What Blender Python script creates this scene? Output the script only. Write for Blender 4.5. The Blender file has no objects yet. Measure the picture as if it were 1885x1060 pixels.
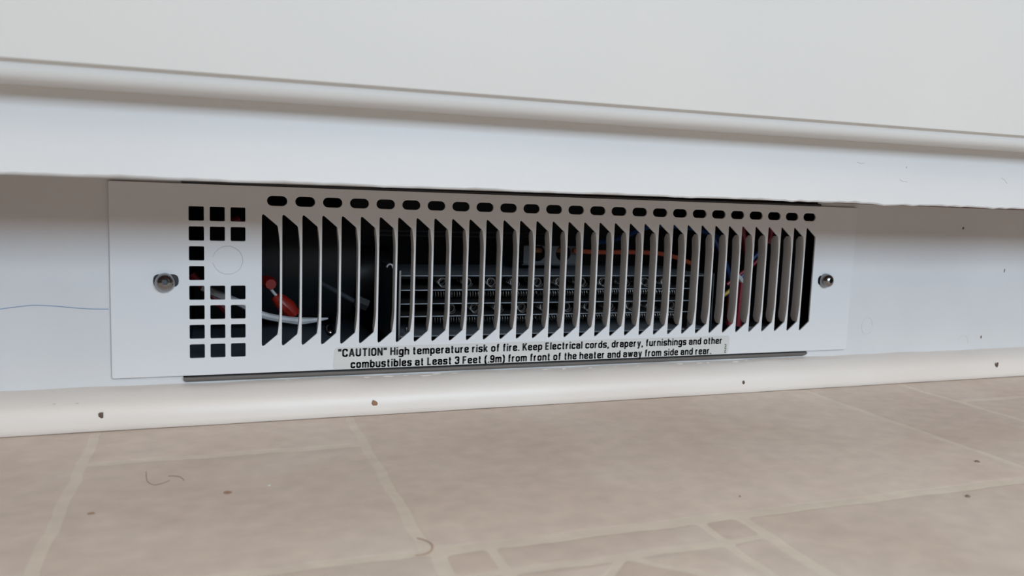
import bpy, bmesh, math, random
from mathutils import Vector, Matrix
random.seed(4)
sc = bpy.context.scene
C = sc.collection
S = 0.0127                 # one working unit = half an inch (diameter of the grille's knock-out disc)
ZF = -7.285                # floor height in working units; world z = (z - ZF) * S

# ------------------------------------------------------------------ camera, light, exposure
FPX = 1487.46
CAM = Vector((-1.5996, -29.7576, 0.9486))
YAW, PITCH, ROLL = 0.3560, -0.1150, -0.0367
def cam_matrix():
    cy, sy = math.cos(YAW), math.sin(YAW); cp, sp = math.cos(PITCH), math.sin(PITCH); cr, sr = math.cos(ROLL), math.sin(ROLL)
    Rz = Matrix(((cy, sy, 0), (-sy, cy, 0), (0, 0, 1)))
    Rx = Matrix(((1, 0, 0), (0, cp, -sp), (0, sp, cp)))
    Ry = Matrix(((cr, 0, sr), (0, 1, 0), (-sr, 0, cr)))
    return Rz @ Rx @ Ry
RM = cam_matrix()
def W(p): return Vector((p[0] * S, p[1] * S, (p[2] - ZF) * S))
def at(u, v, y=None, z=None):
    """photo pixel -> point (working units) on the plane y = const or z = const"""
    d = RM @ Vector(((u - 942.5) / FPX, 1, (530 - v) / FPX))
    t = (y - CAM.y) / d.y if z is None else (z - CAM.z) / d.z
    return CAM + t * d
cd = bpy.data.cameras.new('camera'); cam = bpy.data.objects.new('camera', cd); C.objects.link(cam)
cd.sensor_width = 36; cd.lens = FPX / 1885 * 36; cd.clip_start = 0.01
r, f, u = RM.col[0], RM.col[1], RM.col[2]
cam.matrix_world = Matrix(((r.x, u.x, -f.x, 0), (r.y, u.y, -f.y, 0), (r.z, u.z, -f.z, 0), (0, 0, 0, 1)))
cam.matrix_world.translation = W(CAM)
cd.dof.use_dof = True; cd.dof.focus_distance = 0.40; cd.dof.aperture_fstop = 14
sc.camera = cam

wd = bpy.data.worlds.new('room_ambient'); sc.world = wd; wd.use_nodes = True
wd.node_tree.nodes['Background'].inputs[0].default_value = (1.0, 0.94, 0.88, 1)
wd.node_tree.nodes['Background'].inputs[1].default_value = 0.02
def area(name, loc, target, sx, sy, power, col):
    l = bpy.data.lights.new(name, 'AREA'); l.shape = 'RECTANGLE'; l.size = sx; l.size_y = sy; l.energy = power; l.color = col
    o = bpy.data.objects.new(name, l); C.objects.link(o); o.location = loc
    o.rotation_euler = (Vector(target) - Vector(loc)).to_track_quat('-Z', 'Y').to_euler(); return o
area('window_daylight', (0.75, -2.9, 1.14), (0.15, 0, 0.6), 1.6, 0.78, 58, (0.70, 0.85, 1.0))
area('ceiling_bounce', (0.2, -2.7, 2.5), (0.2, -2.7, 0), 4.2, 3.0, 62, (1.0, 0.87, 0.74))  # unseen fill light added overhead, mainly to lift the floor
lp = bpy.data.lights.new('ceiling_lamp', 'POINT'); lp.energy = 12; lp.color = (1.0, 0.68, 0.40); lp.shadow_soft_size = 0.09
lo = bpy.data.objects.new('ceiling_lamp', lp); C.objects.link(lo); lo.location = (-0.15, -2.36, 2.4)
vs = sc.view_settings
vs.view_transform = 'Standard'; vs.look = 'None'; vs.gamma = 1; vs.use_curve_mapping = False
vs.exposure = 0.20

# ------------------------------------------------------------------ materials
def srgb(r, g, b):
    f = lambda c: (c / 255 / 12.92) if c / 255 <= 0.04045 else ((c / 255 + 0.055) / 1.055) ** 2.4
    return (f(r), f(g), f(b), 1)
def mat(name, col, rough=0.5, metal=0.0, col2=None, scale=40, bump=0.0, bscale=300, spec=0.5, detail=4, stretch=(1, 1, 1), coat=0):
    m = bpy.data.materials.new(name); m.use_nodes = True
    n = m.node_tree.nodes; l = m.node_tree.links; b = n['Principled BSDF']
    b.inputs['Base Color'].default_value = col; b.inputs['Roughness'].default_value = rough; b.inputs['Metallic'].default_value = metal
    b.inputs['Specular IOR Level'].default_value = spec; b.inputs['Coat Weight'].default_value = coat
    geo = n.new('ShaderNodeNewGeometry')
    mp = n.new('ShaderNodeMapping'); mp.inputs['Scale'].default_value = stretch; l.new(geo.outputs['Position'], mp.inputs[0])
    if col2:
        t = n.new('ShaderNodeTexNoise'); t.inputs['Scale'].default_value = scale; t.inputs['Detail'].default_value = detail
        rp = n.new('ShaderNodeValToRGB'); rp.color_ramp.elements[0].position = 0.35; rp.color_ramp.elements[1].position = 0.65
        rp.color_ramp.elements[0].color = col; rp.color_ramp.elements[1].color = col2
        l.new(mp.outputs[0], t.inputs['Vector']); l.new(t.outputs[0], rp.inputs[0]); l.new(rp.outputs[0], b.inputs['Base Color'])
    if bump:
        t2 = n.new('ShaderNodeTexNoise'); t2.inputs['Scale'].default_value = bscale; t2.inputs['Detail'].default_value = 3
        bp = n.new('ShaderNodeBump'); bp.inputs['Strength'].default_value = bump; bp.inputs['Distance'].default_value = 0.0005
        l.new(mp.outputs[0], t2.inputs['Vector']); l.new(t2.outputs[0], bp.inputs['Height']); l.new(bp.outputs[0], b.inputs['Normal'])
    return m
def floor_mat(name, a, b_, c, rough):
    m = bpy.data.materials.new(name); m.use_nodes = True
    n = m.node_tree.nodes; l = m.node_tree.links; b = n['Principled BSDF']
    geo = n.new('ShaderNodeNewGeometry'); info = n.new('ShaderNodeObjectInfo')
    cl = n.new('ShaderNodeTexNoise'); cl.inputs['Scale'].default_value = 11; cl.inputs['Detail'].default_value = 7; cl.inputs['Roughness'].default_value = 0.62
    cl.inputs['Distortion'].default_value = 0.6
    mp = n.new('ShaderNodeMapping'); mp.inputs['Scale'].default_value = (1, 1.1, 1); l.new(geo.outputs['Position'], mp.inputs[0]); l.new(mp.outputs[0], cl.inputs['Vector'])
    rp = n.new('ShaderNodeValToRGB'); rp.color_ramp.elements[0].position = 0.34; rp.color_ramp.elements[1].position = 0.68
    rp.color_ramp.elements[0].color = a; rp.color_ramp.elements[1].color = c
    e = rp.color_ramp.elements.new(0.5); e.color = b_
    l.new(cl.outputs[0], rp.inputs[0])
    fn = n.new('ShaderNodeTexNoise'); fn.inputs['Scale'].default_value = 130; fn.inputs['Detail'].default_value = 5
    mp2 = n.new('ShaderNodeMapping'); mp2.inputs['Scale'].default_value = (0.8, 1.0, 1); l.new(geo.outputs['Position'], mp2.inputs[0]); l.new(mp2.outputs[0], fn.inputs['Vector'])
    mr = n.new('ShaderNodeMapRange'); mr.inputs[1].default_value = 0.3; mr.inputs[2].default_value = 0.7; mr.inputs[3].default_value = 0.93; mr.inputs[4].default_value = 1.05
    l.new(fn.outputs[0], mr.inputs[0])
    ov = n.new('ShaderNodeMapRange'); ov.inputs[3].default_value = 0.975; ov.inputs[4].default_value = 1.025; l.new(info.outputs['Random'], ov.inputs[0])
    mu = n.new('ShaderNodeMath'); mu.operation = 'MULTIPLY'; l.new(mr.outputs[0], mu.inputs[0]); l.new(ov.outputs[0], mu.inputs[1])
    mx = n.new('ShaderNodeMix'); mx.data_type = 'RGBA'; mx.blend_type = 'MULTIPLY'; mx.inputs[0].default_value = 1
    l.new(rp.outputs[0], mx.inputs[6]); l.new(mu.outputs[0], mx.inputs[7]); l.new(mx.outputs[2], b.inputs['Base Color'])
    bp = n.new('ShaderNodeBump'); bp.inputs['Strength'].default_value = 0.25; bp.inputs['Distance'].default_value = 0.0004
    l.new(fn.outputs[0], bp.inputs['Height']); l.new(bp.outputs[0], b.inputs['Normal'])
    b.inputs['Roughness'].default_value = rough; b.inputs['Specular IOR Level'].default_value = 0.22
    return m
M = {}
M['door'] = mat('door_paint', srgb(215, 215, 213), 0.42, col2=srgb(219, 218, 215), scale=6, bump=0.08, bscale=500)
M['rail'] = mat('rail_paint', srgb(214, 214, 214), 0.45, col2=srgb(218, 218, 217), scale=9, bump=0.1, bscale=350)
M['toe'] = mat('toe_paint', srgb(210, 210, 210), 0.5, col2=srgb(216, 216, 216), scale=14, bump=0.12, bscale=350)
M['mould'] = mat('moulding_paint', srgb(222, 214, 206), 0.42, col2=srgb(226, 220, 213), scale=25, bump=0.25, bscale=160, stretch=(.5, 1, 1))
M['grille'] = mat('grille_enamel', srgb(218, 219, 220), 0.38)
M['slat'] = mat('slat_enamel', srgb(216, 215, 213), 0.42)
M['tile'] = floor_mat('vinyl_tile', srgb(207, 191, 179), srgb(213, 199, 187), srgb(218, 206, 195), 0.6)
M['insert'] = floor_mat('vinyl_insert', srgb(202, 185, 173), srgb(208, 192, 180), srgb(213, 199, 187), 0.6)
M['grout'] = floor_mat('vinyl_grout', srgb(214, 202, 188), srgb(218, 207, 193), srgb(222, 212, 199), 0.6)
M['steel'] = mat('screw_steel', (0.30, 0.295, 0.295, 1), 0.22, 1.0)
M['galv'] = mat('galvanised_sheet', (0.25, 0.28, 0.31, 1), 0.5, 0.5, col2=(0.30, 0.33, 0.36, 1), scale=90)
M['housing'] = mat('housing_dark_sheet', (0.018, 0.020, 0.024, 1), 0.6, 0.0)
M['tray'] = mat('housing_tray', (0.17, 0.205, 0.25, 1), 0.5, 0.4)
M['plate'] = mat('element_side_plate', (0.085, 0.10, 0.12, 1), 0.5, 0.5)
M['lip'] = mat('housing_lip_steel', (0.26, 0.255, 0.25, 1), 0.4, 0.9)
M['bracket'] = mat('bracket_sheet', (0.075, 0.082, 0.09, 1), 0.5, 0.3)
M['mica'] = mat('mica_strip', (0.022, 0.02, 0.019, 1), 0.6, 0.0, col2=(0.035, 0.03, 0.028, 1), scale=150)
M['coil'] = mat('coil_wire', (0.20, 0.195, 0.19, 1), 0.4, 0.8)
M['black'] = mat('black_plastic', (0.02, 0.02, 0.022, 1), 0.45)
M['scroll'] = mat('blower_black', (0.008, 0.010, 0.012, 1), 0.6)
M['socket'] = mat('socket_shade', (0.012, 0.013, 0.015, 1), 0.5, 0.0)  # shade inside the steel screw's recess, put into a near-black colour
M['label'] = mat('label_film', srgb(208, 207, 203), 0.35, col2=srgb(203, 202, 198), scale=60)
M['ink'] = mat('label_ink', (0.012, 0.012, 0.013, 1), 0.5)
M['red'] = mat('red_plastic', (0.26, 0.012, 0.006, 1), 0.4)
M['wire_red'] = mat('wire_red', (0.22, 0.010, 0.018, 1), 0.45)
M['wire_blue'] = mat('wire_blue', (0.012, 0.055, 0.20, 1), 0.45)
M['wire_orange'] = mat('wire_orange', (0.34, 0.06, 0.022, 1), 0.45)
M['wire_yellow'] = mat('wire_yellow', (0.40, 0.26, 0.03, 1), 0.45)
M['wire_white'] = mat('wire_white', (0.50, 0.51, 0.53, 1), 0.4)
M['copper'] = mat('copper', (0.42, 0.19, 0.10, 1), 0.35, 0.9)
M['hole'] = mat('bare_wood_chip', (0.12, 0.08, 0.06, 1), 0.8)
M['wood'] = mat('bare_wood_tan', (0.30, 0.16, 0.09, 1), 0.8)
M['board'] = mat('raw_particle_board', (0.16, 0.075, 0.04, 1), 0.85, col2=(0.11, 0.05, 0.03, 1), scale=300)
M['pen'] = mat('blue_pen_ink', srgb(120, 145, 178), 0.6)
M['hair'] = mat('hair_brown', (0.10, 0.07, 0.055, 1), 0.5)
M['crumb'] = mat('crumb_brown', (0.24, 0.19, 0.15, 1), 0.8)
M['stain'] = mat('rust_speck', srgb(168, 132, 110), 0.6)
M['scuff'] = mat('scuff_grey', srgb(196, 192, 188), 0.6)

# ------------------------------------------------------------------ builders
ORG = {}
def smooth(me, ang=35):
    for p in me.polygons: p.use_smooth = True
    me.set_sharp_from_angle(angle=math.radians(ang))
def link(name, me, m, parent=None):
    o = bpy.data.objects.new(name, me); C.objects.link(o)
    if m: me.materials.clear(); me.materials.append(m)
    if parent: o.parent = parent; ORG[o] = ORG[parent]
    else: ORG[o] = Vector((0, 0, 0))
    return o
def origin(parent): return ORG[parent] if parent else Vector((0, 0, 0))
def obj(name, vf, m, parent=None, sm=True, ang=35):
    """vf = (verts in working units, faces)"""
    og = origin(parent)
    me = bpy.data.meshes.new(name); me.from_pydata([W(v) - og for v in vf[0]], [], vf[1])
    bm = bmesh.new(); bm.from_mesh(me); bmesh.ops.recalc_face_normals(bm, faces=bm.faces); bm.to_mesh(me); bm.free()
    if sm: smooth(me, ang)
    return link(name, me, m, parent)
def root(name, p, label, cat, group=None):
    o = bpy.data.objects.new(name, None); C.objects.link(o); o.empty_display_size = 0.02
    o.location = W(p); ORG[o] = W(p); o['label'] = label; o['category'] = cat
    if group: o['group'] = group
    return o
def merge(*vfs):
    V, F = [], []
    for v, f in vfs:
        k = len(V); V += list(v); F += [[i + k for i in q] for q in f]
    return V, F
def box(x0, x1, y0, y1, z0, z1):
    V = [(x, y, z) for x in (x0, x1) for y in (y0, y1) for z in (z0, z1)]
    return V, [(0, 1, 3, 2), (4, 6, 7, 5), (0, 4, 5, 1), (2, 3, 7, 6), (0, 2, 6, 4), (1, 5, 7, 3)]
def bbox(x0, x1, y0, y1, z0, z1, b, seg=2):
    bm = bmesh.new()
    v, f = box(x0, x1, y0, y1, z0, z1); vs_ = [bm.verts.new(p) for p in v]
    for q in f: bm.faces.new([vs_[i] for i in q])
    bmesh.ops.recalc_face_normals(bm, faces=bm.faces)
    bmesh.ops.bevel(bm, geom=list(bm.edges), offset=b, segments=seg, profile=0.5, affect='EDGES')
    bm.verts.index_update()
    r_ = [tuple(p.co) for p in bm.verts], [[x.index for x in q.verts] for q in bm.faces]; bm.free(); return r_
def sweep_x(profile, xs, dz=lambda x, k: 0, cap=True):
    """profile [(y,z)] swept along x"""
    n = len(profile); V = []; F = []
    for x in xs: V += [(x, y, z + dz(x, k)) for k, (y, z) in enumerate(profile)]
    for i in range(len(xs) - 1):
        for k in range(n):
            a = i * n + k; b = i * n + (k + 1) % n
            F.append((a, b, b + n, a + n))
    if cap: F += [tuple(range(n))[::-1], tuple(range((len(xs) - 1) * n, len(xs) * n))]
    return V, F
def tube(pts, rad, sides=6, cap=True):
    pts = [Vector(p) for p in pts]; V = []; F = []; n = len(pts)
    rads = rad if isinstance(rad, (list, tuple)) else [rad] * n
    up = Vector((0, 0, 1)); prev = None
    for i, p in enumerate(pts):
        t = (pts[min(i + 1, n - 1)] - pts[max(i - 1, 0)]).normalized()
        if prev is None: a = t.cross(up if abs(t.z) < .9 else Vector((1, 0, 0))).normalized()
        else: a = (prev - t * prev.dot(t)).normalized()
        prev = a; b = t.cross(a)
        for k in range(sides):
            an = 2 * math.pi * k / sides; V.append(tuple(p + (a * math.cos(an) + b * math.sin(an)) * rads[i]))
    for i in range(n - 1):
        for k in range(sides):
            a = i * sides + k; b = i * sides + (k + 1) % sides; F.append((a, b, b + sides, a + sides))
    if cap: F += [tuple(range(sides))[::-1], tuple(range((n - 1) * sides, n * sides))]
    return V, F
def spline(pts, n=6):
    pts = [Vector(p) for p in pts]; out = []
    for i in range(len(pts) - 1):
        p0 = pts[max(i - 1, 0)]; p1 = pts[i]; p2 = pts[i + 1]; p3 = pts[min(i + 2, len(pts) - 1)]
        for k in range(n):
            t = k / n
            out.append(0.5 * (2 * p1 + (p2 - p0) * t + (2 * p0 - 5 * p1 + 4 * p2 - p3) * t * t + (3 * p1 - p0 - 3 * p2 + p3) * t ** 3))
    return out + [pts[-1]]
def helix(p0, p1, rad, turns, wire, seg=10, sides=4):
    p0 = Vector(p0); p1 = Vector(p1); t = (p1 - p0).normalized()
    a = t.cross(Vector((0, 0, 1))).normalized() if abs(t.z) < .9 else Vector((1, 0, 0)); b = t.cross(a)
    N = int(turns * seg); pts = []
    for i in range(N + 1):
        an = 2 * math.pi * i / seg; rr = rad * (1 + .12 * math.sin(i * .37))
        pts.append(p0 + (p1 - p0) * (i / N) + (a * math.cos(an) + b * math.sin(an)) * rr)
    return tube(pts, wire, sides)
def lathe_y(c, prof, seg=28, mod=None):
    """prof [(radius, y offset)] turned about the y axis through c; mod(i, angle) scales radius"""
    V = []; F = []; n = len(prof)
    for k in range(seg):
        an = 2 * math.pi * k / seg
        for i, (r_, y) in enumerate(prof):
            q = r_ * (mod(i, an) if mod else 1)
            V.append((c[0] + q * math.cos(an), c[1] + y, c[2] + q * math.sin(an)))
    for k in range(seg):
        for i in range(n - 1):
            a = k * n + i; b = ((k + 1) % seg) * n + i; F.append((a, a + 1, b + 1, b))
    F.append([k * n for k in range(seg)]); F.append([k * n + n - 1 for k in range(seg)][::-1])
    return V, F
def rounded(pts, rad, n=4):
    out = []; N = len(pts)
    for i in range(N):
        p = Vector(pts[i]); a = Vector(pts[i - 1]); b = Vector(pts[(i + 1) % N]); r_ = rad[i] if isinstance(rad, (list, tuple)) else rad
        if r_ <= 0: out.append(tuple(p)); continue
        da = (a - p); db = (b - p); la, lb = da.length, db.length; da /= la; db /= lb
        d = min(r_, la * .49, lb * .49); q0 = p + da * d; q1 = p + db * d
        for k in range(n + 1):
            t = k / n; out.append(tuple((1 - t) ** 2 * q0 + 2 * t * (1 - t) * p + t * t * q1))
    return out
def sheet(name, loops, y0, y1, m, parent, bev=0.0):
    """flat sheet in the x-z plane between y0 (front) and y1, outer outline and holes given as loops of (x, z)"""
    cu = bpy.data.curves.new(name, 'CURVE'); cu.dimensions = '2D'; cu.fill_mode = 'BOTH'
    for lp_ in loops:
        s = cu.splines.new('POLY'); s.points.add(len(lp_) - 1); s.use_cyclic_u = True
        for p, q in zip(s.points, lp_): p.co = (q[0], q[1], 0, 1)
    cu.extrude = (y1 - y0) / 2 - bev; cu.bevel_depth = bev; cu.bevel_resolution = 1; cu.offset = -bev
    return from_curve(name, cu, lambda v: (v.x, (y0 + y1) / 2 - v.z, v.y), m, parent)
def from_curve(name, cu, fn, m, parent):
    tmp = bpy.data.objects.new('tmp', cu); C.objects.link(tmp)
    me = bpy.data.meshes.new_from_object(tmp.evaluated_get(bpy.context.evaluated_depsgraph_get()))
    bpy.data.objects.remove(tmp); bpy.data.curves.remove(cu)
    og = origin(parent)
    for v in me.vertices: v.co = W(fn(v.co)) - og
    bm = bmesh.new(); bm.from_mesh(me); bmesh.ops.remove_doubles(bm, verts=bm.verts, dist=1e-7); bmesh.ops.recalc_face_normals(bm, faces=bm.faces); bm.to_mesh(me); bm.free()
    me.name = name
    return link(name, me, m, parent)
def circle(cx, cz, r_, n=24, a0=0, a1=2 * math.pi, end=False):
    return [(cx + r_ * math.cos(a0 + (a1 - a0) * k / n), cz + r_ * math.sin(a0 + (a1 - a0) * k / n)) for k in range(n + (1 if end else 0))]
def rrect(x0, x1, z0, z1, r_, n=4): return rounded([(x0, z0), (x1, z0), (x1, z1), (x0, z1)], r_, n)
def struct(o): o['kind'] = 'structure'; return o

# ------------------------------------------------------------------ floor
fl = struct(obj('floor', box(-160, 190, -300, 45, ZF - 2, ZF - 0.012), M['grout'], sm=False))
def tile(x0, x1, y0, y1, m='tile', shape=None, parent=fl):
    pts = shape or [(x0, y0), (x1, y0), (x1, y1), (x0, y1)]
    pts = rounded(pts, 0.16, 3); q = []
    for i, p in enumerate(pts):
        b_ = pts[(i + 1) % len(pts)]; m_ = max(1, min(40, int((Vector(b_) - Vector(p)).length / .5)))
        for k in range(m_):
            X, Y = p[0] + (b_[0] - p[0]) * k / m_, p[1] + (b_[1] - p[1]) * k / m_
            q.append((X + .03 * math.sin(Y * 2.1 + X) + .018 * math.sin(Y * 5.3), Y + .03 * math.sin(X * 1.9 + Y) + .018 * math.sin(X * 4.7)))
    pts = q; n = len(pts); c = Vector((sum(p[0] for p in pts) / n, sum(p[1] for p in pts) / n))
    V = []
    for ins, z in ((0, ZF - 0.013), (0.03, ZF - 0.008), (0.11, ZF)):
        for p in pts:
            d = (c - Vector(p)); d = Vector((math.copysign(min(abs(d.x), ins), d.x), math.copysign(min(abs(d.y), ins), d.y)))
            V.append((p[0] + d.x, p[1] + d.y, z))
    F = [(r_ * n + k, r_ * n + (k + 1) % n, (r_ + 1) * n + (k + 1) % n, (r_ + 1) * n + k) for r_ in range(2) for k in range(n)] + [tuple(range(2 * n, 3 * n))]
    return obj('tile', (V, F), M[m], parent, ang=50)
g = 0.145
tile(-25.6, -5.22 - g, -12.5 + g, -0.2)
tile(-5.22 + g, 2.98 - g, -4.28 + g, -0.2)
tile(-5.22 + g, 2.98 - g, -12.5 + g, -4.28 - g)
tile(2.98 + g, 23.2 - g, -12.5 + g, -0.2)
tile(23.2 + g, 28.8 - g, -12.5 + g, -0.2)
tile(28.8 + g, 37.0 - g, -4.28 + g, -0.2)
tile(28.8 + g, 37.0 - g, -12.5 + g, -4.28 - g)
tile(37.0 + g, 57.2, -12.5 + g, -0.2)
tile(57.2 + 2 * g, 78, -12.5 + g, -0.2)
tile(11.4 + g, 31.4 - g, -32.5, -12.6 - g)
tile(31.4 + g, 51.6, -32.5, -12.6 - g)
tile(51.6 + 2 * g, 72, -32.5, -12.6 - g)
tile(-17.0, 3.1 - g, -32.5, -12.5 - g)
tile(-37.4, -17.0 - 2 * g, -32.5, -12.5 - g)
# patterned square: corner squares, border strips, diamond set in the centre
X0, X1, Y1, Y0 = 3.1 + g, 11.4 - g, -12.6 - g, -20.8
for cx in (X0 + .55, X1 - .55):
    for cy in (Y1 - .55, Y0 + .55): tile(cx - .5, cx + .5, cy - .52, cy + .52, 'insert')
for yy in (Y1 - .55, Y0 + .55): tile(X0 + 1.27, X1 - 1.27, yy - .53, yy + .53)
for xx in (X0 + .55, X1 - .55): tile(xx - .5, xx + .5, Y0 + 1.27, Y1 - 1.27)
qx, qy = (X0 + X1) / 2, (Y0 + Y1) / 2; hx, hy = (X1 - X0) / 2 - 1.3, (Y1 - Y0) / 2 - 1.35
tile(0, 0, 0, 0, 'insert', [(qx, qy + hy), (qx + hx, qy), (qx, qy - hy), (qx - hx, qy)][::-1])
for a, b in ((1, 1), (1, -1), (-1, 1), (-1, -1)):
    tile(0, 0, 0, 0, 'tile', [(qx + a * hx, qy + b * hy), (qx + a * .3, qy + b * hy), (qx + a * hx, qy + b * .3)])
for x in (-17.0, 3.2, 23.4, 43.6):
    for y in (-53, -73.5, -94): tile(x, x + 19.9, y, y + 20.1)

# ------------------------------------------------------------------ cabinet above the toe space
cab = root('base_cabinet', (8, 6, ZF), 'white painted base cabinet with recessed toe space holding the heater', 'cabinet')
xs = [-55 + i * 0.35 for i in range(int(150 / 0.35) + 1)]
tilt = lambda x: 0.0042 * (max(-20, min(45, x)) - 12)
def ragged(x, k):
    t = 0.0030 * (max(-20, min(45, x)) - 9)
    if k in (0, 1):
        w = 0.012 * math.sin(x * 1.3) + 0.010 * math.sin(x * 3.1 + 1) + (0.018 * math.sin(x * 7.7) if x > 17 else 0.008 * math.sin(x * 7.7))
        return t + w - (0.05 if 21.9 < x < 22.6 else 0)
    return tilt(x)
obj('face_rail', sweep_x([(-6.0, 1.11), (-5.96, 1.06), (-5.3, 1.06), (-5.3, 4.6), (-6.0, 4.6)], xs, ragged), M['rail'], cab)
# door panel: flat face, small quirk, bullnosed lower edge, then the flat underside
prof = [(-7.5, 52), (-7.5, 3.81), (-7.485, 3.775), (-7.43, 3.745), (-7.36, 3.728), (-7.315, 3.70), (-7.30, 3.655)]
for k in range(0, 10):
    an = math.radians(18 + k * 8); prof.append((-6.98 - .33 * math.cos(an), 3.73 - .445 * math.sin(an)))
prof += [(-6.0, 3.285), (-6.0, 52)]
obj('door', sweep_x(prof, [-55, -20, 45, 95], lambda x, k: tilt(x)), M['door'], cab, ang=25)
obj('cabinet_body', box(-55, 95, -4.5, 40, 1.45, 55), M['rail'], cab, sm=False)
obj('bottom_panel', box(-55, 95, -5.3, 40, 1.10, 1.45), M['board'], cab, sm=False)
# toe board with the opening cut for the heater
TB0 = 0.13
ZM = 1.10
hx0, hx1, hz0 = -2.62, 24.2, -5.80
toe = obj('toe_board', merge(box(-55, hx0, TB0, TB0 + 1.2, ZF + .1, ZM), box(hx1, 95, TB0, TB0 + 1.2, ZF + .1, ZM), box(hx0, hx1, TB0, TB0 + 1.2, ZF + .1, hz0)), M['toe'], cab, sm=False)
# blue pen line left of the grille
pl = [at(u, v, TB0 - .004) for u, v in ((-30, 575), (0, 569), (30, 565), (60, 562), (95, 563), (130, 566), (165, 568.5), (200, 569))]
obj('pen_line', tube(spline(pl, 4), 0.012, 5), M['pen'], toe)
def chip(name, u, v, y, sx, sz, m, parent, seed, dy=0.006):
    rr = random.Random(seed); c = at(u, v, y); n = 9; V = []
    for d, s in ((0, 1), (-dy, .8)):
        for k in range(n):
            an = 2 * math.pi * k / n; q = s * (0.7 + .5 * rr.random() if d == 0 else 0.8)
            V.append((c.x + sx * q * math.cos(an), y + d, c.z + sz * q * math.sin(an)))
    F = [(k, (k + 1) % n, n + (k + 1) % n, n + k) for k in range(n)] + [tuple(range(n, 2 * n))]
    return obj(name, (V, F), M[m], parent)
for i, (u, v, a, b) in enumerate(((1773, 420, .07, .07), (1849, 498, .045, .10), (1806, 620, .045, .10))):
    chip('pin_hole', u, v, TB0, a, b, 'hole', toe, i)
# faint scuff rings on the toe board right of the grille, and marks on the rail
rg = at(1596, 600, TB0 - .002)
obj('scuff_mark', tube([(rg.x + .33 * math.cos(t * .55), rg.y, rg.z + .42 * math.sin(t * .55)) for t in range(11)], 0.007, 4), M['scuff'], toe)
rg = at(1772, 632, TB0 - .002)
obj('scuff_mark', tube([(rg.x + .36 * math.cos(t * .4), rg.y, rg.z + .40 * math.sin(t * .4)) for t in range(8)], 0.006, 4), M['scuff'], toe)
chip('rail_nick', 1669, 308, -6.0, .012, .045, 'hole', cab, 21, .004)
for i, pp in enumerate((((1577, 298), (1585, 301), (1592, 300)), ((1656, 330), (1662, 334), (1671, 335)), ((1843, 327), (1849, 331), (1854, 338)))):
    obj('rail_scratch', tube([at(u, v, -6.0) for u, v in pp], 0.010, 4), M['scuff'], cab)

# ------------------------------------------------------------------ shoe moulding along the floor
mp_ = [(TB0 + .02, -6.02), (-0.05, -6.05), (-0.30, -6.11), (-.52, -6.20), (-.70, -6.32), (-.84, -6.47), (-.935, -6.66), (-.985, -6.88), (-1.0, -7.05), (-1.0, ZF + .05), (-.97, ZF + .022), (TB0 + .02, ZF + .022)]
def wav(x, k):
    return (0.012 * math.sin(x * .9) + .008 * math.sin(x * 2.3 + 2)) * (1 if k < 3 else .25)
mo = struct(obj('baseboard_front', sweep_x(mp_, xs, wav), M['mould'], ang=50))
for i, (u, v, a, b, mm) in enumerate(((186, 764, .075, .13, 'hole'), (690, 744, .13, .17, 'wood'), (1369, 704, .07, .12, 'hole'), (1836, 671, .09, .15, 'hole'))):
    chip('nail_hole', u, v, -.975, a, b, mm, mo, 40 + i, .012)
for i, (u, v, a, b) in enumerate(((1505, 672, .02, .03), (388, 724, .03, .02), (142, 742, .06, .012), (100, 743, .05, .010))):
    chip('paint_nick', u, v, -.80 if v > 735 else -.5, a, b, 'scuff', mo, 60 + i, .006)
# ridge of brushed paint where the moulding meets the toe board under the heater
for i in range(26):
    rr = random.Random(100 + i); x = 1.0 + i * .78 + rr.uniform(-.3, .3); L_ = rr.uniform(.12, .5)
    yy = rr.uniform(-.12, .0)
    obj('paint_ridge', tube([(x + L_ * t, yy + rr.uniform(-.02, .02), -6.055 + yy * .2 + rr.uniform(0, .01)) for t in (0, .33, .66, 1)], [.008, .022, .018, .006], 5), M['mould'], mo)

# ------------------------------------------------------------------ the heater
he = root('kickspace_heater', (10.8, 3, ZF + 1.4), 'white kickspace fan heater with slatted grille set in the toe board', 'heater')
PS, ZT, ZB = 0.6935, 0.0, -4.8172
SW = 0.535           # slot width; the rest of the pitch is the slat's edge
DG = 0.46            # height of the slanted slot ends
win = []
for k in range(35):
    x = k * PS
    win += rounded([(x, ZT - 1.0), (x, ZT), (x + SW, ZT - DG), (x + SW, ZT - 1.2)], [0, .14, 0.03, 0], 3)[1:-1] + ([(x + PS, ZT - DG)] if k < 34 else [])
for k in range(34, -1, -1):
    x = k * PS
    win += rounded([(x + SW, ZB + 1.2), (x + SW, ZB + DG), (x, ZB), (x, ZB + 1.0)], [0, .03, .14, 0], 3)[1:-1]
    win += [(x, ZB + DG)] if k > 0 else []
loops = [rrect(-4.85, 26.4, -5.735, 0.925, .05, 2), win]
for k in range(25):
    x = 0.5162 + k * .9657; z = .4242
    w, h = .345, .175
    loops.append(circle(x + w - h, z, h, 8, -math.pi / 2, math.pi / 2, True) + circle(x - w + h, z, h, 8, math.pi / 2, 1.5 * math.pi, True))
for c in range(3):
    for r_ in range(8):
        if c and r_ in (2, 3): continue
        x = -2.1502 + c * .6774; z = -.0843 - r_ * .6845
        loops.append(rrect(x - .243, x + .243, z - .243, z + .243, .04, 3))
KX, KZ = -1.1412, -1.6846
loops.append(circle(KX, KZ, .5, 40, math.radians(-168), math.radians(168), True) + circle(KX, KZ, .486, 40, math.radians(168), math.radians(-168), True))
SCR = ((-3.13, -2.40), (24.84, -2.45))
for (x, z) in SCR: loops.append(rrect(x - .40, x + .40, z - .22, z + .22, .2, 4))
gr = sheet('grille_plate', loops, 0.0, 0.09, M['grille'], he, bev=0.014)
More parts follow.
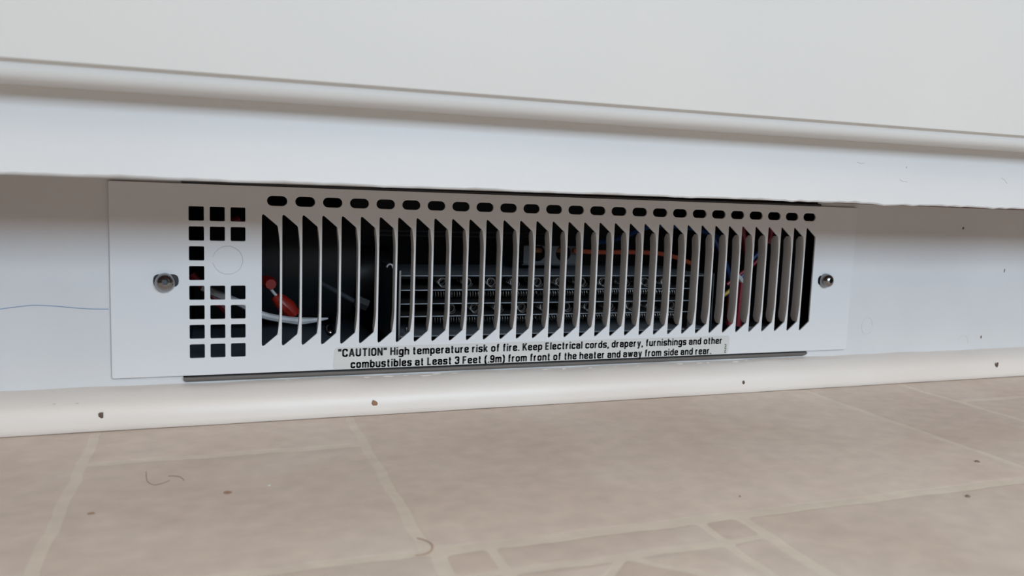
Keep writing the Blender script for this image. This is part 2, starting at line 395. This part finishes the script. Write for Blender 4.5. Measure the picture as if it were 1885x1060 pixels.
obj('knockout_disc', lathe_y((KX, 0.03, KZ), [(.52, 0), (.52, .04)], 32), M['grille'], gr)
# grille side returns touching the toe board
for x in (-4.84, 26.33): obj('side_return', box(x, x + .06, .05, .13, -5.6, .85), M['grille'], gr, sm=False)
# louver slats: each a bent strip, rounded at the front, running back into the housing
def slat_mesh():
    V = []; F = []; zs = [0, .05, .12, .22, .36, .55, .8, 1.2]; H = (ZT - DG) - (ZB + DG)
    rows = [(-(q), q) for q in zs]; zz = [q for q in zs] + [H / 2] + [H - q for q in zs[::-1]]
    wS = PS - SW
    for z in zz:
        e = min(z, H - z); bow = .080 * max(0, 1 - e / .85) ** 1.7
        shr = .24 * max(0, 1 - e / .30) ** 2          # rounded rear corners
        x0 = SW + .080 - bow; x1 = PS + .003; dep = .56 - shr
        pr = [(x1, .02), (x1 - .012, 0.0), (x0 + .012, 0.0), (x0 + .004, .008), (x0, .03), (x0 + .006, .2), (x0 + .028, dep), (x0 + .085, dep), (x0 + .066, .2), (x0 + .06, .09), (x1, .085)]
        V += [(x, y, ZB + DG + z) for x, y in pr]
    n = 11
    for i in range(len(zz) - 1):
        for k in range(n):
            a = i * n + k; b = i * n + (k + 1) % n; F.append((a, b, b + n, a + n))
    F += [tuple(range(n)), tuple(range((len(zz) - 1) * n, len(zz) * n))]
    return V, F
s0 = obj('louver_slat', slat_mesh(), M['slat'], gr, ang=18)
for k in range(1, 34):
    c = s0.copy(); C.objects.link(c); c.parent = gr; c.location = (k * PS * S, 0, 0)

# screws, and black clip plates added so the slotted screw holes look dark
for (x, z) in SCR: obj('hole_darkening_clip', box(x - .6, x + .6, .095, .128, z - .4, z + .4), M['black'], he, sm=False)
def screw(x, z, rad, tilt_, nm='mounting_screw', parent=he, y=-.02):
    R_ = rad; pr = [(R_ * .97, .06), (R_, .0), (R_ * .985, -.05), (R_ * .92, -.16), (R_ * .78, -.26), (R_ * .56, -.325), (R_ * .33, -.35)]
    hexm = lambda i, an: 1 if i < 6 else 1 / max(math.cos((an % (math.pi / 3)) - math.pi / 6), .5) * .93
    V, F = lathe_y((0, 0, 0), pr, 36, hexm); F = F[:-1]
    ring = [k * 7 + 6 for k in range(36)]; b0 = len(V)
    V += [(V[i][0], -.22, V[i][2]) for i in ring]
    F += [(ring[k], ring[(k + 1) % 36], b0 + (k + 1) % 36, b0 + k) for k in range(36)]
    rot = Matrix.Rotation(math.radians(tilt_[0]), 3, 'X') @ Matrix.Rotation(math.radians(tilt_[1]), 3, 'Z')
    V = [tuple(rot @ Vector(v) + Vector((x, y, z))) for v in V]
    o = obj(nm, (V, F), M['steel'], parent, ang=50)
    fl_ = [tuple(V[b0 + k]) for k in range(36)]
    obj('drive_socket', (fl_, [tuple(range(36))]), M['socket'], o)
    return o
screw(-3.16, -2.46, .335, (-10, 4)); screw(24.84, -2.46, .33, (-4, 3))

# caution label and its lettering
lb = sheet('warning_label', [rounded([(2.52, -5.715), (19.80, -5.715), (19.83, -4.90), (2.58, -4.90)], .14, 4)], -.012, -.002, M['label'], he)
def rpoly(pts, r_, closed=False):
    if closed: q = rounded(pts, r_, 5); return q + [q[0]]
    out = [pts[0]]
    for i in range(1, len(pts) - 1):
        p, a_, b_ = Vector(pts[i]), Vector(pts[i - 1]), Vector(pts[i + 1]); la, lb = (a_ - p).length, (b_ - p).length
        d = min(r_, la * .5, lb * .5); q0 = p + (a_ - p) / la * d; q1 = p + (b_ - p) / lb * d
        for k in range(6): t = k / 5; out.append(tuple((1 - t) ** 2 * q0 + 2 * t * (1 - t) * p + t * t * q1))
    return out + [pts[-1]]
def glyphs():
    w, c, T, Bt, X, D = .33, .38, .92, .08, .66, -.20
    ln = lambda *p: list(p)
    bowl = rpoly([(0, Bt), (w, Bt), (w, X), (0, X)], .17, True)
    v = lambda x, y0=0, y1=.74: [(x, y0), (x, y1)]
    G = {}
    G['C'] = (c, [rpoly([(c, .66), (c, T), (0, T), (0, Bt), (c, Bt), (c, .34)], .19)])
    G['A'] = (.44, [ln((0, 0), (.22, 1)), ln((.44, 0), (.22, 1)), ln((.09, .3), (.35, .3))])
    G['U'] = (c, [rpoly([(0, 1), (0, Bt), (c, Bt), (c, 1)], .19)])
    G['T'] = (.40, [v(.20, 0, 1), ln((-.04, T), (.44, T))])
    G['I'] = (0, [v(0, 0, 1)])
    G['O'] = (c, [rpoly([(0, Bt), (c, Bt), (c, T), (0, T)], .19, True)])
    G['N'] = (c, [v(0, 0, 1), v(c, 0, 1), ln((0, .95), (c, .05))])
    G['H'] = (c, [v(0, 0, 1), v(c, 0, 1), ln((0, .52), (c, .52))])
    G['K'] = (c, [v(0, 0, 1), ln((0, .36), (c, 1)), ln((.13, .55), (c + .02, 0))])
    G['E'] = (.32, [v(0, 0, 1), ln((0, T), (.34, T)), ln((0, .52), (.31, .52)), ln((0, Bt), (.34, Bt))])
    G['F'] = (.32, [v(0, 0, 1), ln((0, T), (.34, T)), ln((0, .50), (.30, .50))])
    G['L'] = (.30, [v(0, 0, 1), ln((0, Bt), (.33, Bt))])
    G['3'] = (w, [rpoly([(0, .72), (0, T), (w, T), (w, .53), (.12, .53)], .15), rpoly([(.12, .53), (w, .53), (w, Bt), (0, Bt), (0, .30)], .15)])
    G['9'] = (w, [rpoly([(0, .45), (w, .45), (w, T), (0, T)], .16, True), rpoly([(w, .7), (w, Bt), (0, Bt), (0, .26)], .16)])
    G['i'] = (0, [v(0), v(0, .86, 1)]); G['l'] = (0, [v(0, 0, 1)])
    G['g'] = (w, [bowl, rpoly([(w, .74), (w, D), (0, D), (0, -.1)], .15)])
    G['h'] = (w, [v(0, 0, 1), rpoly([(0, .45), (0, X), (w, X), (w, 0)], .15)])
    G['n'] = (w, [v(0), rpoly([(0, .45), (0, X), (w, X), (w, 0)], .15)])
    G['m'] = (.56, [v(0), rpoly([(0, .45), (0, X), (.28, X), (.28, 0)], .13), rpoly([(.28, .45), (.28, X), (.56, X), (.56, 0)], .13)])
    G['r'] = (.19, [v(0), rpoly([(0, .42), (0, X), (.21, X)], .13)])
    G['t'] = (.20, [rpoly([(.08, .95), (.08, Bt), (.22, Bt)], .1), ln((-.03, X), (.22, X))])
    G['f'] = (.20, [rpoly([(.08, 0), (.08, T), (.24, T)], .12), ln((-.03, X), (.22, X))])
    G['e'] = (w, [rpoly([(0, .38), (w, .38), (w, X), (0, X), (0, Bt), (w, Bt), (w, .24)], .16)])
    G['a'] = (w, [rpoly([(0, .50), (0, X), (w, X), (w, 0)], .15), rpoly([(w, .41), (0, .41), (0, Bt), (w, Bt), (w, .2)], .13)])
    G['u'] = (w, [v(w), rpoly([(0, .74), (0, Bt), (w, Bt), (w, .3)], .15)])
    G['p'] = (w, [bowl, v(0, -.27, .74)]); G['b'] = (w, [bowl, v(0, 0, 1)]); G['d'] = (w, [bowl, v(w, 0, 1)])
    G['o'] = (w, [bowl])
    G['c'] = (.31, [rpoly([(.31, .48), (.31, X), (0, X), (0, Bt), (.31, Bt), (.31, .26)], .15)])
    G['s'] = (.31, [rpoly([(.31, .52), (.31, X), (0, X), (0, .37), (.31, .37), (.31, Bt), (0, Bt), (0, .22)], .11)])
    G['k'] = (w, [v(0, 0, 1), ln((0, .26), (w - .02, .74)), ln((.12, .40), (w, 0))])
    G['y'] = (w, [ln((0, .74), (w / 2, .06)), rpoly([(w, .74), (w / 2 - .03, D), (.0, D)], .06)])
    G['w'] = (.52, [ln((0, .74), (.13, .04)), ln((.13, .04), (.26, .7)), ln((.26, .7), (.39, .04)), ln((.39, .04), (.52, .74))])
    G['.'] = (0, [v(0, 0, .15)]); G[','] = (0, [ln((.02, .15), (.01, .0), (-.04, -.14))])
    G['('] = (.12, [rpoly([(.14, 1.02), (0, .75), (0, .1), (.14, -.2)], .3)]); G[')'] = (.12, [rpoly([(-.02, 1.02), (.12, .75), (.12, .1), (-.02, -.2)], .3)])
    G['"'] = (.16, [v(0, .68, 1), v(.16, .68, 1)])
    return G
GL = glyphs()
def text(s, x0, x1, z, h, half=.098):
    """condensed block lettering drawn stroke by stroke, fitted between x0 and x1 with capital height h"""
    V = []; F = []; x = 0
    for ch in s:
        if ch == ' ': x += .27; continue
        wd_, st = GL[ch]
        for pl_ in st:
            for i in range(len(pl_) - 1):
                a_, b_ = Vector(pl_[i]), Vector(pl_[i + 1]); d = b_ - a_
                if d.length < 1e-6: continue
                n_ = Vector((-d.y, d.x)).normalized() * half; e = d.normalized() * (half * .35)
                e0 = e if i > 0 else e * 0; e1 = e if i < len(pl_) - 2 else e * 0
                k = len(V)
                for q in (a_ - e0 + n_, b_ + e1 + n_, b_ + e1 - n_, a_ - e0 - n_): V.append((q.x + x, q.y))
                F.append((k, k + 1, k + 2, k + 3))
        x += wd_ + .16 + .105
    mx_ = max(p[0] for p in V); mn = min(p[0] for p in V); kx = (x1 - x0) / (mx_ - mn)
    return obj('lettering', ([(x0 + (p[0] - mn) * kx, -.016, z + p[1] * h) for p in V], F), M['ink'], lb, sm=False)
p1a, p1b = at(622, 651, 0), at(1328, 632, 0); p2a, p2b = at(645, 675, 0), at(1309, 651, 0)
text('"CAUTION" High temperature risk of fire. Keep Electrical cords, drapery, furnishings and other', p1a.x, p1b.x, (at(640, 656, 0).z + at(1320, 633, 0).z) / 2, .30)
text('combustibles at Least 3 Feet (.9m) from front of the heater and away from side and rear.', p2a.x, p2b.x, (at(660, 677, 0).z + at(1300, 651.5, 0).z) / 2, .30)
for k, (dz, w_) in enumerate(((0, .09), (.085, .07), (.17, .10), (.25, .06), (.335, .09))):   # tiny upright code, too small to read
    obj('lettering', merge(box(19.60, 19.60 + w_, -.016, -.015, -5.66 + dz, -5.63 + dz), box(19.60 + (k % 2) * .05, 19.63 + (k % 2) * .05, -.016, -.015, -5.66 + dz, -5.60 + dz)), M['ink'], lb, sm=False)

# housing: open-fronted dark box with a bright bent lip
bx0, bx1, bz0, bz1, byb = -2.5, 24.2, -5.70, .98, 12.5
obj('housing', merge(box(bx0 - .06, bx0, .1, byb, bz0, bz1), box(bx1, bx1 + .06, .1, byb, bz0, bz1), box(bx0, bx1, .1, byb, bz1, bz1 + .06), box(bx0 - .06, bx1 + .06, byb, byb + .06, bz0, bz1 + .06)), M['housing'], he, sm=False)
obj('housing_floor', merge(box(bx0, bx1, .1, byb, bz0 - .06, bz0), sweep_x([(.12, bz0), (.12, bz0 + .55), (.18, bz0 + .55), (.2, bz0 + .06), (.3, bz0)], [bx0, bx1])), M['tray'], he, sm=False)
lipP = [(.10, -5.775), (.0, -5.78), (-.05, -5.81), (-.045, -5.86), (.0, -5.94), (.12, -5.985), (.125, -5.80)]
obj('housing_lip', sweep_x(lipP, [-2.60, -2.52, 24.0, 24.12], lambda x, k: .05 if (x < -2.55 or x > 24.1) and k in (3, 4, 5) else 0), M['lip'], he, ang=60)
lipT = [(.10, .93), (.02, .94), (.0, .99), (.04, 1.03), (.13, 1.03)]
obj('housing_lip', sweep_x(lipT, [-2.60, 24.3]), M['housing'], he)

# heating element
Y0e, Y1e = 1.3, 6.0
pfl = at(735, 500, Y0e); exl = pfl.x; exr = at(1308, 560, Y0e).x
zt_ = at(800, 506.5, Y0e).z; zb_ = at(800, 617, Y0e).z
el = obj('element_frame', merge(bbox(exl, exr, Y0e, Y1e, zt_ - .05, zt_, .015, 1), bbox(exl, exr, Y0e, Y1e, zb_ - .06, zb_, .015, 1)), M['galv'], he, sm=False)
obj('side_plate', merge(bbox(exl - .05, exl, Y0e - .25, Y1e - 1.0, zb_ - .35, zt_ + .22, .015, 1)), M['plate'], el, sm=False)
obj('side_plate_edge', bbox(exl - .065, exl + .02, Y0e - .29, Y0e - .25, zb_ - .35, zt_ + .22, .01, 1), M['lip'], el, sm=False)
obj('side_plate', bbox(exr, exr + .05, Y0e - .1, Y1e - 1.0, zb_ - .35, zt_ + .1, .015, 1), M['plate'], el, sm=False)
zr = [at(800, v, Y0e).z for v in (533, 558, 581)]
xr_in = at(1268, 560, Y0e).x
for z in zr: obj('strip_edge', bbox(exl + .02, xr_in, Y0e - .03, Y0e, z - .04, z + .005, .008, 1), M['galv'], el, sm=False); obj('mica_strip', bbox(exl + .02, xr_in, Y0e, Y1e - .8, z - .035, z + .0, .008, 1), M['mica'], el, sm=False)
obj('mica_divider', bbox(xr_in, xr_in + .06, Y0e + .05, Y1e - .8, zb_, zt_ - .05, .01, 1), M['mica'], el, sm=False)
ce = []
for (za, zc, ph) in ((zt_ - .05, zr[0], 0), (zr[1], zr[2], .35)):
    zm = (za + zc) / 2 - .02
    for k in range(11):
        x = exl + 1.85 + k * 1.03 + ph
        if x > xr_in - .2: continue
        ce.append(helix((x, Y0e + .12, zm), (x + .25, Y0e + 2.2, zm), .165, 12, .016, 12))
for za in (zr[0], zr[2]):
    zm = za - .185
    n = 5; L_ = (xr_in - exl - 1.6) / n
    for k in range(n):
        x = exl + 1.3 + k * L_
        ce.append(helix((x, Y0e + .22, zm + random.uniform(-.02, .02)), (x + L_ * .96, Y0e + .22, zm + random.uniform(-.03, .03)), .135, int(L_ / .115), .013, 9))
for v_f in ce: obj('heating_coil', v_f, M['coil'], el)
for u, v, a in ((748, 606, .10), (1263, 604, .09), (1222, 572, .07), (1262, 517, .06)):
    c = at(u, v, Y0e - .05); obj('terminal_clip', bbox(c.x - a * .5, c.x + a * .5, c.y - .05, c.y + .05, c.z - a, c.z + a, .02, 1), M['steel'], el)
hk = [at(u, v, Y0e - .3) for u, v in ((712, 492), (714, 488), (718, 486), (722, 488), (724, 494))]
obj('wire_hook', tube(spline(hk, 3), .035, 6), M['wire_white'], el)

# bracket with two holes, above the element
b0, b1 = at(963, 486, 3.4), at(1062, 453, 3.4)
h1, h2 = at(990, 466, 3.4), at(1037, 466, 3.4)
br = sheet('thermostat_bracket', [rrect(b0.x, b1.x, b0.z, b1.z, .05, 2), circle(h1.x, h1.z, .36, 20), circle(h2.x, h2.z, .36, 20)], 3.4, 3.5, M['bracket'], he, .01)
obj('bracket_foot', bbox(b0.x, b1.x, 3.5, 5.0, b0.z - .06, b0.z + .02, .01, 1), M['bracket'], br)
for h_ in (h1, h2): obj('copper_contact', tube([(h_.x - .26, 3.75, h_.z + .12), (h_.x + .3, 3.75, h_.z + .10)], .14, 8), M['copper'], br)
# blower scroll and rods
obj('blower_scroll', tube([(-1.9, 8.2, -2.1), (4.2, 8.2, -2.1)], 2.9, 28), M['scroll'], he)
obj('blower_motor', tube([(4.4, 7.4, -2.9), (5.9, 7.4, -2.9)], 1.3, 20), M['black'], he)
for v, rad in ((424, .05), (432, .05)):
    a, b = at(688, v, 6.5), at(1010, v + 6, 6.5); obj('crossbar', tube([a, b], rad, 6), M['plate'], he)
rod = [at(593, 522, 4.2), at(668, 563, 3.0)]
obj('strut', tube(rod, .10, 8), M['plate'], he)
obj('strut_nut', tube([at(655, 553, 2.9), at(676, 562, 2.9)], .26, 6), M['black'], he)
# wiring
def wire(pts, y, rad, m, nm='wire'):
    P = [at(u, v, y if not isinstance(y, list) else y[i]) for i, (u, v) in enumerate(pts)]
    return obj(nm, tube(spline(P, 6), rad, 8), M[m], he)
P = spline([at(u, v, 2.2) for u, v in ((372, 528), (400, 541), (440, 557), (484, 580), (540, 590), (570, 590), (604, 586))], 6)
obj('wire', tube(P, [.14] * 24 + [.15, .15, .15, .14, .14, .13, .12, .11, .09, .07, .06, .05, .03], 8), M['wire_white'], he)
c = at(497, 521, 2.6); obj('wire_connector', tube([c + Vector((-.2, .5, .05)), c + Vector((0, 0, 0)), c + Vector((.02, -.25, -.02))], [.2, .27, .2], 10), M['red'], he)
q = [at(u, v, 2.9) for u, v in ((504, 545), (515, 553), (530, 566), (543, 580))]
obj('wire_connector', tube(q, [.16, .30, .34, .24], 10), M['red'], he)
wire([(497, 530), (505, 540), (512, 548)], 2.8, .06, 'wire_white')
screw(at(606, 606, 2.0).x, at(606, 606, 2.0).z, .17, (25, 0), 'housing_screw', he, 2.0)
wire([(1055, 461), (1100, 464), (1160, 464), (1210, 466), (1245, 474), (1275, 486)], 3.0, .11, 'wire_orange')
wire([(1100, 446), (1140, 438), (1185, 420), (1215, 414), (1245, 416), (1290, 424), (1330, 440)], 4.5, .12, 'wire_blue')
wire([(1180, 412), (1230, 408), (1270, 418), (1310, 430)], 5.5, .10, 'wire_blue')
wire([(1284, 404), (1300, 416), (1330, 470), (1346, 520), (1352, 560)], 3.2, .12, 'wire_blue')
wire([(1340, 548), (1352, 530), (1370, 502), (1385, 478), (1398, 462), (1402, 440)], 2.2, .10, 'wire_blue')
wire([(1338, 524), (1360, 506), (1385, 488), (1402, 472)], 2.0, .09, 'wire_red')
wire([(1330, 545), (1345, 533), (1358, 515)], 2.1, .09, 'wire_yellow')
wire([(1352, 504), (1362, 512), (1369, 522)], 1.9, .12, 'wire_white')
wire([(1366, 520), (1363, 545), (1360, 575), (1357, 600)], 1.9, .17, 'wire_red')
wire([(1345, 545), (1343, 570), (1342, 598)], 2.0, .14, 'wire_red')
wire([(1372, 408), (1368, 425), (1372, 450), (1376, 480)], 3.0, .14, 'wire_red')
wire([(1418, 412), (1419, 430), (1414, 448)], 2.0, .14, 'wire_red')
wire([(372, 408), (405, 412), (442, 402)], 3.5, .13, 'wire_red')
wire([(352, 505), (366, 520), (400, 555), (420, 575)], 4.0, .16, 'wire_red')
c0 = at(1390, 605, 2.2)
obj('terminal_block', bbox(c0.x - .9, c0.x + 1.2, 2.2, 4.0, bz0, c0.z + .12, .04, 2), M['black'], he)

# ------------------------------------------------------------------ small things lying on the floor
def floor_line(name, px, rad, m, label, cat):
    P = spline([at(u, v, z=ZF + rad) for u, v in px], 6)
    o = obj(name, tube(P, rad, 5), M[m]); o['label'] = label; o['category'] = cat; return o
floor_line('hair_strand', [(269, 868), (271, 885), (283, 892), (300, 889), (312, 884)], .006, 'hair', 'thin dark curved hair on the floor below the square vent holes', 'hair')
floor_line('hair_strand', [(310, 876), (322, 876), (332, 878), (339, 884)], .007, 'hair', 'short dark hair lying just right of the longer curved hair', 'hair')
floor_line('hair_strand', [(768, 990), (785, 995), (796, 1003), (795, 1012), (785, 1019), (765, 1022)], .009, 'stain', 'hooked brown hair curled on the pale floor joint below the caution label', 'hair')
def crumb(u, v, a, h, m, label, seed):
    rr = random.Random(seed); c = at(u, v, z=ZF); n = 8; V = []
    for s, z in ((1, 0), (.9, .5), (.5, 1)):
        for k in range(n):
            an = 2 * math.pi * k / n; q = a * s * rr.uniform(.7, 1.2); V.append((c.x + q * math.cos(an), c.y + q * .9 * math.sin(an), ZF + h * z))
    F = [(r_ * n + k, r_ * n + (k + 1) % n, (r_ + 1) * n + (k + 1) % n, (r_ + 1) * n + k) for r_ in range(2) for k in range(n)] + [tuple(range(2 * n, 3 * n)), tuple(range(n))[::-1]]
    o = obj('crumb', (V, F), M[m]); o['label'] = label; o['category'] = 'crumb'; return o
crumb(1799, 850, .09, .05, 'crumb', 'dark flat crumb on the floor, farther of the two at right', 1)
crumb(1781, 914, .08, .05, 'crumb', 'dark flat crumb on the floor, nearer of the two at right', 2)
crumb(1362, 914, .035, .03, 'crumb', 'tiny dark speck on the floor below the right end of the grille', 3)
crumb(418, 906, .14, .006, 'stain', 'reddish speck stuck to the floor below the left end of the slats', 4)
crumb(168, 945, .09, .006, 'stain', 'small tan speck beside the left pale floor joint', 5)
crumb(495, 893, .05, .02, 'label', 'tiny white fleck on the floor below the slats', 6)
